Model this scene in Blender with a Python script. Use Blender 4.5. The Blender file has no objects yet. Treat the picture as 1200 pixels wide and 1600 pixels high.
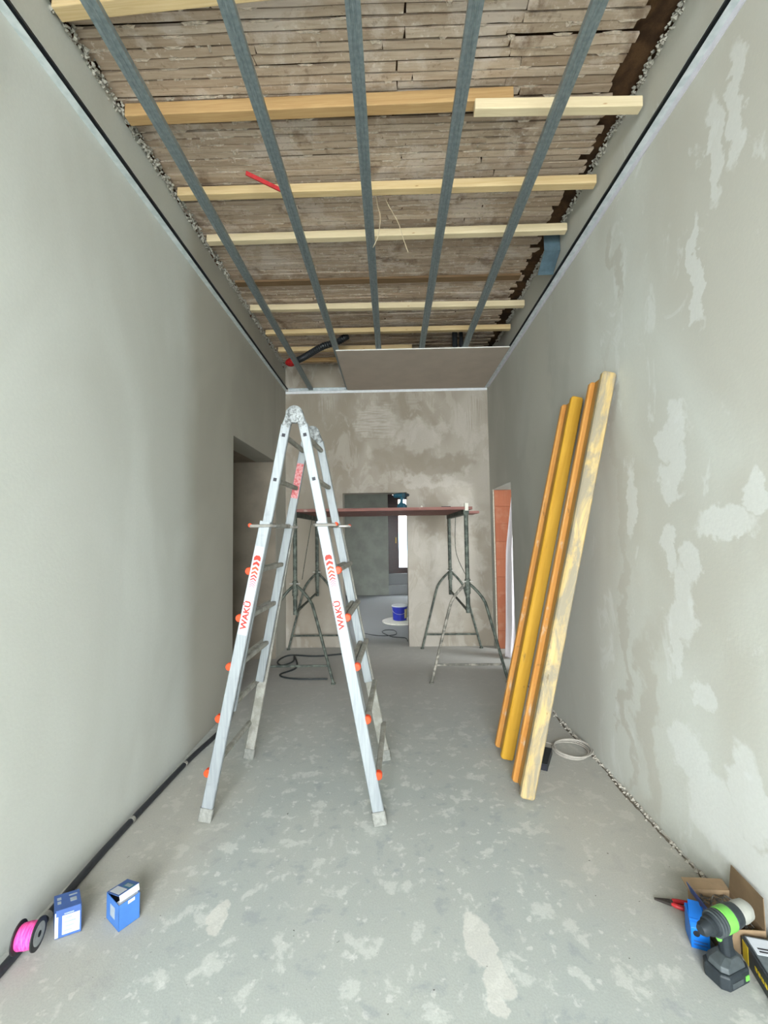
import bpy, bmesh, math, random
from mathutils import Vector, Matrix, Euler
random.seed(7)
S = bpy.context.scene
COL = S.collection

# ------------------------------------------------------------------ camera
F_PX, PITCH, YAW, ROLL, EYE = 650.0, 0.0517, 0.0173, -0.0144, 1.58
cam_data = bpy.data.cameras.new('camera')
cam_data.sensor_fit = 'HORIZONTAL'
cam_data.sensor_width = 36.0
cam_data.lens = F_PX / 1200.0 * 36.0
cam_data.clip_start = 0.02
cam = bpy.data.objects.new('camera', cam_data)
COL.objects.link(cam)
fw = Vector((-math.sin(YAW) * math.cos(PITCH), math.cos(YAW) * math.cos(PITCH), math.sin(PITCH)))
ri = Vector((math.cos(YAW), math.sin(YAW), 0))
up = ri.cross(fw)
R_ = ri * math.cos(ROLL) + up * math.sin(ROLL)
U_ = -ri * math.sin(ROLL) + up * math.cos(ROLL)
m = Matrix((R_, U_, -fw)).transposed().to_4x4()
m.translation = Vector((0, 0, EYE))
cam.matrix_world = m
S.camera = cam

# ------------------------------------------------------------------ daylight
world = bpy.data.worlds.new('overcast_sky')
S.world = world
world.use_nodes = True
bg = world.node_tree.nodes['Background']
bg.inputs['Color'].default_value = (0.90, 0.965, 1.0, 1)
bg.inputs['Strength'].default_value = 24.0

def portal(name, loc, rot, sx, sy):
    l = bpy.data.lights.new(name, 'AREA')
    l.shape = 'RECTANGLE'
    l.size = sx
    l.size_y = sy
    l.cycles.is_portal = True
    o = bpy.data.objects.new(name, l)
    o.location = loc
    o.rotation_euler = rot
    COL.objects.link(o)
REAR = -2.6
portal('shopfront_daylight', (-0.05, REAR - 0.1, 1.75), (math.radians(90), 0, 0), 2.7, 3.5)
portal('balcony_door_daylight', (0.5, 11.2, 1.6), (math.radians(-90), 0, 0), 1.0, 2.2)
portal('side_room_daylight', (3.9, 4.2, 1.6), (0, math.radians(90), 0), 1.4, 1.4)

vs = S.view_settings
vs.view_transform = 'Standard'
vs.look = 'None'
vs.exposure = 0.0
vs.gamma = 1.0
vs.use_curve_mapping = False

S.cycles.max_bounces = 7
S.cycles.glossy_bounces = 2
S.cycles.transmission_bounces = 3
S.cycles.transparent_max_bounces = 4
S.cycles.adaptive_threshold = 0.03

# ------------------------------------------------------------------ helpers
def srgb(r, g, b):
    def f(c):
        c /= 255.0
        return c / 12.92 if c <= 0.04045 else ((c + 0.055) / 1.055) ** 2.4
    return (f(r), f(g), f(b), 1.0)

class NG:
    """small node-graph builder for one material"""
    def __init__(self, name, rough=0.8, metal=0.0, spec=0.3):
        self.mat = bpy.data.materials.new(name)
        self.mat.use_nodes = True
        self.t = self.mat.node_tree
        self.b = self.t.nodes['Principled BSDF']
        self.b.inputs['Roughness'].default_value = rough
        self.b.inputs['Metallic'].default_value = metal
        self.b.inputs['Specular IOR Level'].default_value = spec
        self.pos = None
    def n(self, kind, **kw):
        x = self.t.nodes.new(kind)
        for k, v in kw.items():
            setattr(x, k, v)
        return x
    def link(self, a, b):
        self.t.links.new(a, b)
    def P(self, obj=False):
        if self.pos is None:
            if obj:
                self.pos = self.n('ShaderNodeTexCoord').outputs['Object']
            else:
                self.pos = self.n('ShaderNodeNewGeometry').outputs['Position']
        return self.pos
    def scaled(self, s, off=(0, 0, 0)):
        mp = self.n('ShaderNodeMapping')
        mp.inputs['Scale'].default_value = s
        mp.inputs['Location'].default_value = off
        self.link(self.P(), mp.inputs['Vector'])
        return mp.outputs['Vector']
    def noise(self, scale, detail=4, rough=0.55, dist=0.0, vec=None):
        x = self.n('ShaderNodeTexNoise')
        x.inputs['Scale'].default_value = scale
        x.inputs['Detail'].default_value = detail
        x.inputs['Roughness'].default_value = rough
        x.inputs['Distortion'].default_value = dist
        self.link(vec if vec is not None else self.P(), x.inputs['Vector'])
        return x.outputs['Fac']
    def ramp(self, fac, a, b, lo=0.0, hi=1.0):
        x = self.n('ShaderNodeMapRange')
        x.interpolation_type = 'SMOOTHSTEP'
        x.inputs['From Min'].default_value = a
        x.inputs['From Max'].default_value = b
        x.inputs['To Min'].default_value = lo
        x.inputs['To Max'].default_value = hi
        self.link(fac, x.inputs['Value'])
        return x.outputs['Result']
    def val(self, c):
        return c
    def mix(self, fac, a, b, mode='MIX'):
        x = self.n('ShaderNodeMix')
        x.data_type = 'RGBA'
        x.blend_type = mode
        if isinstance(fac, (int, float)):
            x.inputs['Factor'].default_value = fac
        else:
            self.link(fac, x.inputs['Factor'])
        for s, v in (('A', a), ('B', b)):
            sock = [i for i in x.inputs if i.name == s and i.type == 'RGBA'][0]
            if isinstance(v, tuple):
                sock.default_value = v
            else:
                self.link(v, sock)
        return [o for o in x.outputs if o.type == 'RGBA'][0]
    def math(self, op, a, b=None):
        x = self.n('ShaderNodeMath')
        x.operation = op
        for i, v in enumerate((a, b)):
            if v is None:
                continue
            if isinstance(v, (int, float)):
                x.inputs[i].default_value = v
            else:
                self.link(v, x.inputs[i])
        return x.outputs[0]
    def wob(self, scale=5.0, amp=0.25):
        """world position shifted by noise, for ragged outlines"""
        x = self.n('ShaderNodeTexNoise')
        x.inputs['Scale'].default_value = scale
        x.inputs['Detail'].default_value = 5
        x.inputs['Roughness'].default_value = 0.6
        self.link(self.P(), x.inputs['Vector'])
        a = self.n('ShaderNodeVectorMath', operation='SUBTRACT')
        self.link(x.outputs['Color'], a.inputs[0])
        a.inputs[1].default_value = (0.5, 0.5, 0.5)
        b = self.n('ShaderNodeVectorMath', operation='SCALE')
        self.link(a.outputs[0], b.inputs[0])
        b.inputs['Scale'].default_value = amp
        c = self.n('ShaderNodeVectorMath', operation='ADD')
        self.link(self.P(), c.inputs[0])
        self.link(b.outputs[0], c.inputs[1])
        return c.outputs[0]
    def blob(self, vec, c, r, soft=0.12):
        a = self.n('ShaderNodeVectorMath', operation='SUBTRACT')
        self.link(vec, a.inputs[0])
        a.inputs[1].default_value = c
        b = self.n('ShaderNodeVectorMath', operation='DIVIDE')
        self.link(a.outputs[0], b.inputs[0])
        b.inputs[1].default_value = r
        l = self.n('ShaderNodeVectorMath', operation='LENGTH')
        self.link(b.outputs[0], l.inputs[0])
        return self.ramp(l.outputs['Value'], 1 - soft, 1 + soft, 1.0, 0.0)
    def blobs(self, vec, lst, soft=0.12):
        acc = None
        for c, r in lst:
            x = self.blob(vec, c, r, soft)
            acc = x if acc is None else self.math('MAXIMUM', acc, x)
        return acc
    def color(self, c):
        if isinstance(c, tuple):
            self.b.inputs['Base Color'].default_value = c
        else:
            self.link(c, self.b.inputs['Base Color'])
        return self
    def bump(self, h, strength=0.3, dist=0.01):
        x = self.n('ShaderNodeBump')
        x.inputs['Strength'].default_value = strength
        x.inputs['Distance'].default_value = dist
        self.link(h, x.inputs['Height'])
        self.link(x.outputs['Normal'], self.b.inputs['Normal'])
        return self

M = {}
def simple(name, rgb, rough=0.6, metal=0.0, spec=0.3, var=0.12, scale=30.0, bump=0.1, obj=True):
    g = NG(name, rough, metal, spec)
    g.P(obj)
    c = srgb(*rgb)
    d = tuple(x * (1 - var * 2) for x in c[:3]) + (1,)
    e = tuple(min(1, x * (1 + var)) for x in c[:3]) + (1,)
    nz = g.noise(scale, 5)
    g.color(g.mix(g.ramp(nz, 0.3, 0.7), d, e))
    if bump:
        g.bump(nz, bump, 0.003)
    M[name] = g.mat
    return g

def blotchy(name, rgb_a, rgb_b, scale, lo, hi, rough=0.8, metal=0.0, stretch=None, fine=120, obj=True, bump=0.15):
    g = NG(name, rough, metal)
    g.P(obj)
    v = g.scaled(stretch) if stretch else g.P()
    a = g.noise(scale, 6, 0.62, 0.4, v)
    b = g.noise(fine, 3)
    base = g.mix(g.ramp(a, lo, hi), srgb(*rgb_a), srgb(*rgb_b))
    g.color(g.mix(g.ramp(b, 0.35, 0.75, 0, 0.25), base, tuple(x * 0.6 for x in srgb(*rgb_a)[:3]) + (1,)))
    g.bump(a, bump, 0.004)
    M[name] = g.mat
    return g

class MB:
    def __init__(self):
        self.v = []
        self.f = []
    def add(self, vs, fs):
        k = len(self.v)
        self.v += [Vector(p) for p in vs]
        self.f += [tuple(i + k for i in f) for f in fs]
        return self
    def box(self, c, s, rot=None):
        h = [x / 2 for x in s]
        pts = [Vector((a * h[0], b * h[1], d * h[2])) for d in (-1, 1) for b in (-1, 1) for a in (-1, 1)]
        if rot is not None:
            pts = [rot @ p for p in pts]
        return self.add([p + Vector(c) for p in pts],
                        [(0, 2, 3, 1), (4, 5, 7, 6), (0, 1, 5, 4), (2, 6, 7, 3), (0, 4, 6, 2), (1, 3, 7, 5)])
    def span(self, a, b):
        a, b = Vector(a), Vector(b)
        return self.box((a + b) / 2, [abs(x) for x in (b - a)])
    def beam(self, a, b, w, t, side=(0, 1, 0), ch=0.0):
        """bar from a to b; t along side, w across, optional chamfer ch"""
        a, b = Vector(a), Vector(b)
        d = (b - a).normalized()
        s = Vector(side)
        s = (s - d * s.dot(d)).normalized()
        o = d.cross(s)
        w2, t2 = w / 2, t / 2
        if ch > 0:
            prof = [(-w2 + ch, -t2), (w2 - ch, -t2), (w2, -t2 + ch), (w2, t2 - ch), (w2 - ch, t2), (-w2 + ch, t2), (-w2, t2 - ch), (-w2, -t2 + ch)]
        else:
            prof = [(-w2, -t2), (w2, -t2), (w2, t2), (-w2, t2)]
        n = len(prof)
        vs = [a + o * p + s * q for p, q in prof] + [b + o * p + s * q for p, q in prof]
        fs = [(i, (i + 1) % n, n + (i + 1) % n, n + i) for i in range(n)]
        fs += [tuple(range(n - 1, -1, -1)), tuple(range(n, 2 * n))]
        return self.add(vs, fs)
    def tube(self, path, r, n=10, cap=True):
        path = [Vector(p) for p in path]
        rs = r if isinstance(r, (list, tuple)) else [r] * len(path)
        k = len(self.v)
        ref = None
        for i, p in enumerate(path):
            a = path[max(i - 1, 0)]
            b = path[min(i + 1, len(path) - 1)]
            d = (b - a).normalized()
            if ref is None:
                ref = Vector((0, 0, 1)) if abs(d.z) < 0.9 else Vector((1, 0, 0))
            u = (ref - d * ref.dot(d)).normalized()
            ref = u
            w = d.cross(u)
            for j in range(n):
                t = 2 * math.pi * j / n
                self.v.append(p + (u * math.cos(t) + w * math.sin(t)) * rs[i])
        for i in range(len(path) - 1):
            for j in range(n):
                a0 = k + i * n + j
                a1 = k + i * n + (j + 1) % n
                self.f.append((a0, a1, a1 + n, a0 + n))
        if cap:
            self.f.append(tuple(k + j for j in range(n - 1, -1, -1)))
            e = k + (len(path) - 1) * n
            self.f.append(tuple(e + j for j in range(n)))
        return self
    def lathe(self, c, axis, prof, n=24):
        """prof: list of (distance along axis, radius)"""
        d = Vector(axis).normalized()
        return self.tube([Vector(c) + d * (q[0] + 1e-5 * i) for i, q in enumerate(prof)], [max(q[1], 1e-4) for q in prof], n)
    def prism(self, poly, axis, a, b):
        """poly: 2D points in the two other axes (in order), extruded along axis index"""
        n = len(poly)
        def pt(q, t):
            p = [q[0], q[1]]
            p.insert(axis, t)
            return p
        vs = [pt(q, a) for q in poly] + [pt(q, b) for q in poly]
        fs = [(i, (i + 1) % n, n + (i + 1) % n, n + i) for i in range(n)]
        fs += [tuple(range(n - 1, -1, -1)), tuple(range(n, 2 * n))]
        return self.add(vs, fs)
    def sheet(self, rows):
        """grid of points -> quads"""
        k = len(self.v)
        nr, nc = len(rows), len(rows[0])
        for r in rows:
            self.v += [Vector(p) for p in r]
        for i in range(nr - 1):
            for j in range(nc - 1):
                a = k + i * nc + j
                self.f.append((a, a + 1, a + nc + 1, a + nc))
        return self
    def mesh(self, name, smooth=False):
        me = bpy.data.meshes.new(name)
        me.from_pydata([tuple(p) for p in self.v], [], self.f)
        bm = bmesh.new()
        bm.from_mesh(me)
        bmesh.ops.recalc_face_normals(bm, faces=bm.faces)
        bm.to_mesh(me)
        bm.free()
        if smooth:
            for p in me.polygons:
                p.use_smooth = True
            me.set_sharp_from_angle(angle=math.radians(40))
        return me
    def build(self, name, mat, parent=None, smooth=False, bevel=0.0, solid=0.0):
        o = bpy.data.objects.new(name, self.mesh(name, smooth))
        COL.objects.link(o)
        o.data.materials.append(M[mat] if isinstance(mat, str) else mat)
        if parent:
            o.parent = parent
        if solid:
            md = o.modifiers.new('solid', 'SOLIDIFY')
            md.thickness = solid
            md.offset = 0
        if bevel:
            md = o.modifiers.new('bevel', 'BEVEL')
            md.width = bevel
            md.segments = 2
            md.limit_method = 'ANGLE'
            md.angle_limit = math.radians(40)
        return o

def tag(o, label, cat, group=None):
    o['label'] = label
    o['category'] = cat
    if group:
        o['group'] = group
    return o
def thing(name, label, cat, loc=(0, 0, 0), rotz=0.0, group=None):
    o = bpy.data.objects.new(name, None)
    o.empty_display_size = 0.05
    COL.objects.link(o)
    o.location = loc
    o.rotation_euler = (0, 0, rotz)
    return tag(o, label, cat, group)
def struct(o, label=None):
    o['kind'] = 'structure'
    if label:
        o['label'] = label
    return o
def text_mesh(txt, size, extrude=0.0006):
    c = bpy.data.curves.new('lettering', 'FONT')
    c.body = txt
    c.size = size
    c.extrude = extrude
    c.align_x = 'CENTER'
    c.align_y = 'CENTER'
    c.resolution_u = 3
    c.offset = 0.0011
    o = bpy.data.objects.new('lettering', c)
    COL.objects.link(o)
    me = bpy.data.meshes.new_from_object(o)
    bpy.data.objects.remove(o)
    return me
def smooth_path(pts, k=6):
    """Catmull-Rom through pts"""
    pts = [Vector(p) for p in pts]
    out = []
    for i in range(len(pts) - 1):
        p0, p1, p2, p3 = pts[max(i - 1, 0)], pts[i], pts[i + 1], pts[min(i + 2, len(pts) - 1)]
        for j in range(k):
            t = j / k
            out.append(0.5 * ((2 * p1) + (p2 - p0) * t + (2 * p0 - 5 * p1 + 4 * p2 - p3) * t * t + (3 * p1 - p0 - 3 * p2 + p3) * t ** 3))
    out.append(pts[-1])
    return out

XL, XR, YB = -1.5017, 1.4024, 5.895

# ------------------------------------------------------------------ materials of the shell
def plaster(name, base, dark, light, blot=None, fine=0.5, dark_at=None, light_lo=0.58, light_hi=0.66, damp=None):
    g = NG(name, 0.9, 0.0, 0.2)
    v = g.scaled((1.0, 1.0, 0.55))
    n1 = g.noise(1.1, 3, 0.55, 0.6, v)
    n2 = g.noise(4.5, 5, 0.65, 0.8, v)
    n3 = g.noise(60, 2, 0.6)
    c = g.mix(g.ramp(n1, 0.35, 0.65), srgb(*dark), srgb(*base))
    c = g.mix(g.ramp(n2, light_lo, light_hi, 0, 0.35), c, srgb(*light))
    if damp:
        # fresher, browner plaster coat towards the back of the room, with a trowelled edge
        sx = g.n('ShaderNodeSeparateXYZ')
        g.link(g.wob(1.6, 0.22), sx.inputs[0])
        c = g.mix(g.ramp(sx.outputs['Y'], damp[0], damp[0] + 0.3, 0, 0.8), c, g.mix(g.ramp(n1, 0.35, 0.65), tuple(x * 0.88 for x in srgb(*damp[1])[:3]) + (1,), srgb(*damp[1])))
    w = g.wob(6.0, 0.28)
    w2 = g.wob(2.6, 0.8)
    if blot:
        c = g.mix(g.math('MULTIPLY', g.blobs(g.wob(3.5, 0.75) if name == 'plaster_back' else w, blot, 0.22 if name == 'plaster_back' else 0.14), 0.5), c, srgb(*light))
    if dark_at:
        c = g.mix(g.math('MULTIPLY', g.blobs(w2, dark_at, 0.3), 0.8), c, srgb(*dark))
    if name == 'plaster_back':
        for sc_, where in (((75, 1, 3), [((-.95, YB, 3.42), (.42, 1, .14)), ((1.2, YB, 3.3), (.12, 1, .25))]), ((4, 1, 60), [((-.25, YB, 3.12), (.3, 1, .22)), ((.1, YB, 3.45), (.3, 1, .12))])):
            cb = g.noise(1.0, 2, 0.4, 0.0, g.scaled(sc_))
            c = g.mix(g.math('MULTIPLY', g.ramp(cb, 0.48, 0.58), g.math('MULTIPLY', g.blobs(w, where, 0.3), 0.55)), c, srgb(*dark))
    c = g.mix(g.ramp(n3, 0.3, 0.7, 0.0, 0.10), c, tuple(x * 0.7 for x in srgb(*base)[:3]) + (1,))
    g.color(c)
    g.bump(n3, 0.15, 0.004)
    M[name] = g.mat
    return g

plaster('plaster_left', (195, 197, 190), (184, 185, 177), (204, 205, 200), light_lo=0.6, light_hi=0.9, damp=(2.92, (166, 161, 148)))
X = XR
plaster('plaster_right', (206, 208, 201), (190, 188, 178), (226, 228, 226), damp=(2.75, (184, 183, 174)), blot=[
    ((X, 2.05, 2.10), (1, .08, .10)), ((X, 2.14, 2.02), (1, .07, .09)), ((X, 2.04, 1.93), (1, .06, .10)), ((X, 2.11, 1.83), (1, .09, .09)),
    ((X, 1.78, 1.60), (1, .17, .08)), ((X, 1.62, 1.72), (1, .05, .08)), ((X, 2.13, 1.47), (1, .05, .14)), ((X, 1.98, 1.43), (1, .07, .09)),
    ((X, 2.05, 1.20), (1, .09, .20)), ((X, 2.12, 1.0), (1, .05, .15)), ((X, 1.95, .82), (1, .05, .08)),
    ((X, 2.08, .52), (1, .14, .12)), ((X, 1.93, .33), (1, .16, .16)), ((X, 1.75, .52), (1, .10, .18)), ((X, 1.72, .2), (1, .14, .16)),
    ((X, 1.72, 3.2), (1, .05, .22)), ((X, 1.60, 3.28), (1, .05, .25)), ((X, 2.46, 1.75), (1, .05, .22)), ((X, 1.86, 2.75), (1, .03, .25))],
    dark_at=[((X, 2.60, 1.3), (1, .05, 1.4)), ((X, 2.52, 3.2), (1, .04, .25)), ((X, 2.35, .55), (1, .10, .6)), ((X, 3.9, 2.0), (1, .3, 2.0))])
plaster('plaster_back', (182, 174, 162), (152, 142, 127), (198, 191, 181), blot=[
    ((-.2, YB, 3.2), (.35, 1, .22)), ((.45, YB, 2.95), (.35, 1, .25)), ((1.05, YB, 1.75), (.25, 1, .3)), ((.6, YB, 2.35), (.5, 1, .10)), ((.9, YB, 1.0), (.4, 1, .5))],
    dark_at=[((-1.2, YB, 3.2), (.28, 1, .6)), ((.1, YB, 2.62), (.45, 1, .16)), ((.75, YB, 2.55), (.4, 1, .15)), ((-1.1, YB, 1.4), (.5, 1, 1.2)), ((.55, YB, 1.9), (.15, 1, .3))],
    light_lo=0.5, light_hi=0.6)
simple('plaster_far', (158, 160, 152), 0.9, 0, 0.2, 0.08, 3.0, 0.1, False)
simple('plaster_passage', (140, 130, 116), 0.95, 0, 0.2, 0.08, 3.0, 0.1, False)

g = NG('concrete_floor', 0.85, 0.0, 0.25)
n1 = g.noise(0.9, 5, 0.6, 0.5)
n2 = g.noise(8.0, 7, 0.62, 0.25)
n3 = g.noise(21.0, 5, 0.55, 0.15)
n4 = g.noise(140.0, 3)
c = g.mix(g.ramp(n1, 0.35, 0.65), srgb(168, 173, 169), srgb(176, 179, 173))
c = g.mix(g.ramp(n2, 0.55, 0.63, 0, 0.6), c, srgb(206, 208, 202))
c = g.mix(g.ramp(n3, 0.60, 0.68, 0, 0.55), c, srgb(214, 214, 209))
c = g.mix(g.ramp(n2, 0.44, 0.34, 0, 0.6), c, srgb(152, 157, 158))
w = g.wob(8.0, 0.12)
c = g.mix(g.math('MULTIPLY', g.blobs(w, [((.315, 1.70, 0), (.055, .10, 1)), ((.35, 1.56, 0), (.05, .075, 1)), ((-.74, 1.80, 0), (.035, .07, 1)), ((.335, 1.47, 0), (.03, .05, 1))], 0.10), 0.6), c, srgb(216, 213, 205))
wd = g.wob(2.0, 0.5)
c = g.mix(g.math('MULTIPLY', g.blobs(wd, [((1.25, 2.3, 0), (.5, .8, 1)), ((-1.3, 2.2, 0), (.35, .8, 1)), ((1.1, 3.4, 0), (.4, 1.0, 1))], 0.5), 0.55), c, srgb(176, 168, 155))
far_tone = g.n('ShaderNodeSeparateXYZ')  # floor tone by depth: paler towards the end wall, cooler grey beyond
g.link(g.P(), far_tone.inputs[0])
c = g.mix(g.ramp(far_tone.outputs['Y'], 2.6, 4.6, 0, 0.75), c, srgb(188, 184, 178))
c = g.mix(g.ramp(far_tone.outputs['Y'], 5.8, 6.6, 0, 1.0), c, srgb(160, 162, 164))
sp = g.noise(45.0, 2, 0.5, 0.0, g.scaled((1, 1, 1), (3, 1, 0)))
c = g.mix(g.ramp(sp, 0.75, 0.78, 0, 0.8), c, srgb(70, 66, 60))
c = g.mix(g.ramp(n4, 0.35, 0.7, 0, 0.12), c, srgb(110, 108, 104))
g.color(c)
g.bump(n4, 0.12, 0.004)
M['concrete_floor'] = g.mat

blotchy('deck_dark', (62, 44, 30), (98, 72, 48), 6, 0.35, 0.65, 0.95, obj=False)
simple('brick_dark', (110, 72, 50), 0.95, 0, 0.2, 0.15, 12, 0.3, False)
simple('outside_ground', (170, 168, 162), 0.95, 0, 0.2, 0.05, 2, 0.1, False)

# ------------------------------------------------------------------ structure
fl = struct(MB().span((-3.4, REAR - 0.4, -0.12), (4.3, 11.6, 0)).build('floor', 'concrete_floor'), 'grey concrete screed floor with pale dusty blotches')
rnd = random.Random(3)
def jag(y0, y1, z, amp, step=0.07):
    n = int(abs(y1 - y0) / step)
    return [(y0 + (y1 - y0) * i / n, z + rnd.uniform(-amp, amp)) for i in range(n + 1)]
# left wall with the passage opening
poly = [(REAR, 0), (3.92, 0), (3.92, 2.54), (5.39, 2.54), (5.39, 0), (6.15, 0)] + jag(6.15, REAR, 3.985, 0.03)
wl = struct(MB().prism(poly, 0, XL - 0.26, XL).build('wall_left', 'plaster_left'), 'smooth grey plastered long wall with a tall passage opening')
# right wall with the doorway
poly = [(REAR, 0), (4.865, 0), (4.865, 2.165), (5.765, 2.165), (5.765, 0), (6.15, 0)] + jag(6.15, REAR, 4.03, 0.022, 0.045)
wr = struct(MB().prism(poly, 0, XR, XR + 0.27).build('wall_right', 'plaster_right'), 'grey plastered long wall with pale filler patches and brick doorway')
# back wall with the door opening
poly = [(XL, 0), (-0.69, 0), (-0.69, 2.16), (0.225, 2.16), (0.225, 0), (XR, 0), (XR, 4.06), (XL, 4.06)]
struct(MB().prism(poly, 1, YB, YB + 0.25).build('wall_back', 'plaster_back'), 'blotchy beige plastered end wall with a doorway')
# rear wall behind the camera: a wide open shopfront
poly = [(XL - .26, 0), (-1.4, 0), (-1.4, 3.5), (1.3, 3.5), (1.3, 0), (XR + .27, 0), (XR + .27, 4.06), (XL - .26, 4.06)]
struct(MB().prism(poly, 1, REAR - 0.2, REAR).build('wall_front', 'plaster_left'))
struct(MB().span((-12, -14, -0.25), (12, REAR - 0.4, -0.13)).build('pavement', 'outside_ground'))
# core masonry above the plaster edge
struct(MB().span((XR + 0.03, REAR, 3.95), (XR + 0.27, 6.15, 4.3)).build('wall_right_masonry', 'brick_dark'))
struct(MB().span((XL - 0.26, REAR, 3.9), (XL - 0.03, 6.15, 4.3)).build('wall_left_masonry', 'brick_dark'))

ceil = struct(MB().span((XL - 0.26, REAR - .2, 4.075), (XR + 0.27, 6.15, 4.3)).build('ceiling', 'deck_dark'), 'stripped old ceiling of rough timber laths with plaster remains')

# passage beyond the left opening
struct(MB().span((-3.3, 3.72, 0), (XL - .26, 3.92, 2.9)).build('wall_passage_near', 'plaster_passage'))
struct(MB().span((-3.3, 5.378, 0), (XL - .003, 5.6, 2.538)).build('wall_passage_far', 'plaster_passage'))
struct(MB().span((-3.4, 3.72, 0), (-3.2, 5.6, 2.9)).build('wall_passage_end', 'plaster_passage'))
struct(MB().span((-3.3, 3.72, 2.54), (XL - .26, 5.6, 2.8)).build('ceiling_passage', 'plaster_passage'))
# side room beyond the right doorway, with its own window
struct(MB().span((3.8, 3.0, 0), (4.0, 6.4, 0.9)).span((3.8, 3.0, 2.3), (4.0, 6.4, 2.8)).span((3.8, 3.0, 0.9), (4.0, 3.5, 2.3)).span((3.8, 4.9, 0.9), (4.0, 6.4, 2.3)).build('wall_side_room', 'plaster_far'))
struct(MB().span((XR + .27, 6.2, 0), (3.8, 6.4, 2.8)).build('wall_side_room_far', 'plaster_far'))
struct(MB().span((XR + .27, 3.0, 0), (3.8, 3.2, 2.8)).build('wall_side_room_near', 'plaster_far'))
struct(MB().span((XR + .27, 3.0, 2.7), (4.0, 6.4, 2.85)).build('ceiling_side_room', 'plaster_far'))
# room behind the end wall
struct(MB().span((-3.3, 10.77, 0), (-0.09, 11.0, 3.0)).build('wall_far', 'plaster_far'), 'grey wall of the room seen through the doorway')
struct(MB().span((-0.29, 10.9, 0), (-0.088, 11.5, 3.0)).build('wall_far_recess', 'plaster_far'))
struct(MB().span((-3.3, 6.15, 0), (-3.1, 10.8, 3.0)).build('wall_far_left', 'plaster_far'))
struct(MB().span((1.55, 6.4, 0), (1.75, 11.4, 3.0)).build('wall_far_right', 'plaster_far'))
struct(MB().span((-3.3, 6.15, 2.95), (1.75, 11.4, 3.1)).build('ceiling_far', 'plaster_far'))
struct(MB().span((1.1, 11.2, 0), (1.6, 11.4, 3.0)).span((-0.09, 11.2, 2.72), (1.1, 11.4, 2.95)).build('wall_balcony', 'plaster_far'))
struct(MB().span((-0.09, 10.78, 0), (1.55, 11.4, 0.245)).build('step_lower', 'concrete_floor'))
struct(MB().span((-0.088, 11.0, 0.245), (1.55, 11.4, 0.52)).build('step_upper', 'concrete_floor'))

# ------------------------------------------------------------------ balcony door of the far room
simple('door_brown', (66, 30, 26), 0.35, 0, 0.5, 0.1, 20, 0.05)
simple('brass', (205, 170, 90), 0.3, 0.9, 0.5, 0.05, 20, 0)
g = NG('glass', 0.02)
g.b.inputs['Transmission Weight'].default_value = 1.0
g.b.inputs['IOR'].default_value = 1.02
g.color((0.97, 0.99, 1, 1))
M['glass'] = g.mat
bd = bpy.data.objects.new('door_1', None)
COL.objects.link(bd)
bd.location = (0, 11.15, 0.52)
struct(bd, 'dark red-brown glazed balcony door beyond the doorway')
MB().span((-0.12, 0, 0), (0.031, 0.1, 2.2)).build('door_frame', 'door_brown', bd)
MB().span((0.02, 0, 2.1), (1.1, 0.1, 2.2)).build('door_frame', 'door_brown', bd)
MB().span((1.0, 0, 0), (1.1, 0.1, 2.1)).build('door_frame', 'door_brown', bd)
lf = MB().span((0.03, 0.0, 0.0), (0.19, 0.06, 2.09)).span((0.87, 0, 0), (0.99, .06, 2.09)).span((0.19, 0, 0), (0.87, .06, .15)).span((0.19, 0, 1.97), (0.87, .06, 2.09)).build('door_leaf', 'door_brown', bd)
MB().span((0.19, 0.025, 0.15), (0.87, 0.035, 1.97)).build('pane', 'glass', lf)
MB().tube([(0.11, 0.0, 0.95), (0.11, -0.05, 0.95), (0.11, -0.05, 0.80)], 0.011, 8).build('door_handle', 'brass', lf)
simple('facade_pale', (214, 202, 190), 0.9, 0, 0.2, 0.04, 3, 0)
simple('fence_blue', (150, 178, 196), 0.8, 0, 0.2, 0.05, 3, 0)
t = thing('neighbour_house', 'pale house wall glimpsed through the balcony door glass', 'building', (0.5, 17, 0))
MB().span((-5, 0, 0), (5, 0.3, 6)).build('wall', 'facade_pale', t)
t = thing('garden_fence', 'light blue fence glimpsed low through the balcony door glass', 'fence', (0.5, 15.5, 0))
MB().span((-4, 0, 0), (4, 0.05, 1.7)).build('fence_panel', 'fence_blue', t)
MB().span((-4, -0.03, 1.7), (4, 0.08, 1.75)).build('rail', 'fence_blue', t)
struct(MB().span((-8, 11.6, -0.3), (8, 18, -0.13)).build('yard', 'outside_ground'))

# ------------------------------------------------------------------ terracotta blocks in the right doorway
g = NG('terracotta', 0.85, 0, 0.2)
v = g.scaled((110, 1, 1))
wv = g.noise(1.0, 2, 0.5, 0, v)
rn = g.n('ShaderNodeObjectInfo')
c = g.mix(rn.outputs['Random'], srgb(152, 90, 66), srgb(164, 102, 76))
c = g.mix(g.ramp(g.noise(9, 5), 0.5, 0.75, 0, 0.4), c, srgb(172, 126, 102))
g.color(c)
g.bump(wv, 0.5, 0.006)
M['terracotta'] = g.mat
simple('mortar', (178, 168, 152), 0.95, 0, 0.2, 0.1, 40, 0.2, False)
z = 0.004
k = 0
while z < 2.14:
    h = min(0.235, 2.155 - z)
    MB().span((XR + 0.022, 5.738, z), (XR + 0.268, 5.764, z + h)).build('brick', 'terracotta', wr, bevel=0.003)
    z += h + 0.006
MB().span((XR + 0.02, 5.746, 0), (XR + 0.266, 5.7645, 2.158)).build('mortar_bed', 'terracotta', wr)
MB().span((XR + 0.001, 5.742, 0), (XR + 0.018, 5.7645, 2.16)).build('plaster_edge', 'mortar', wr)

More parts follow.
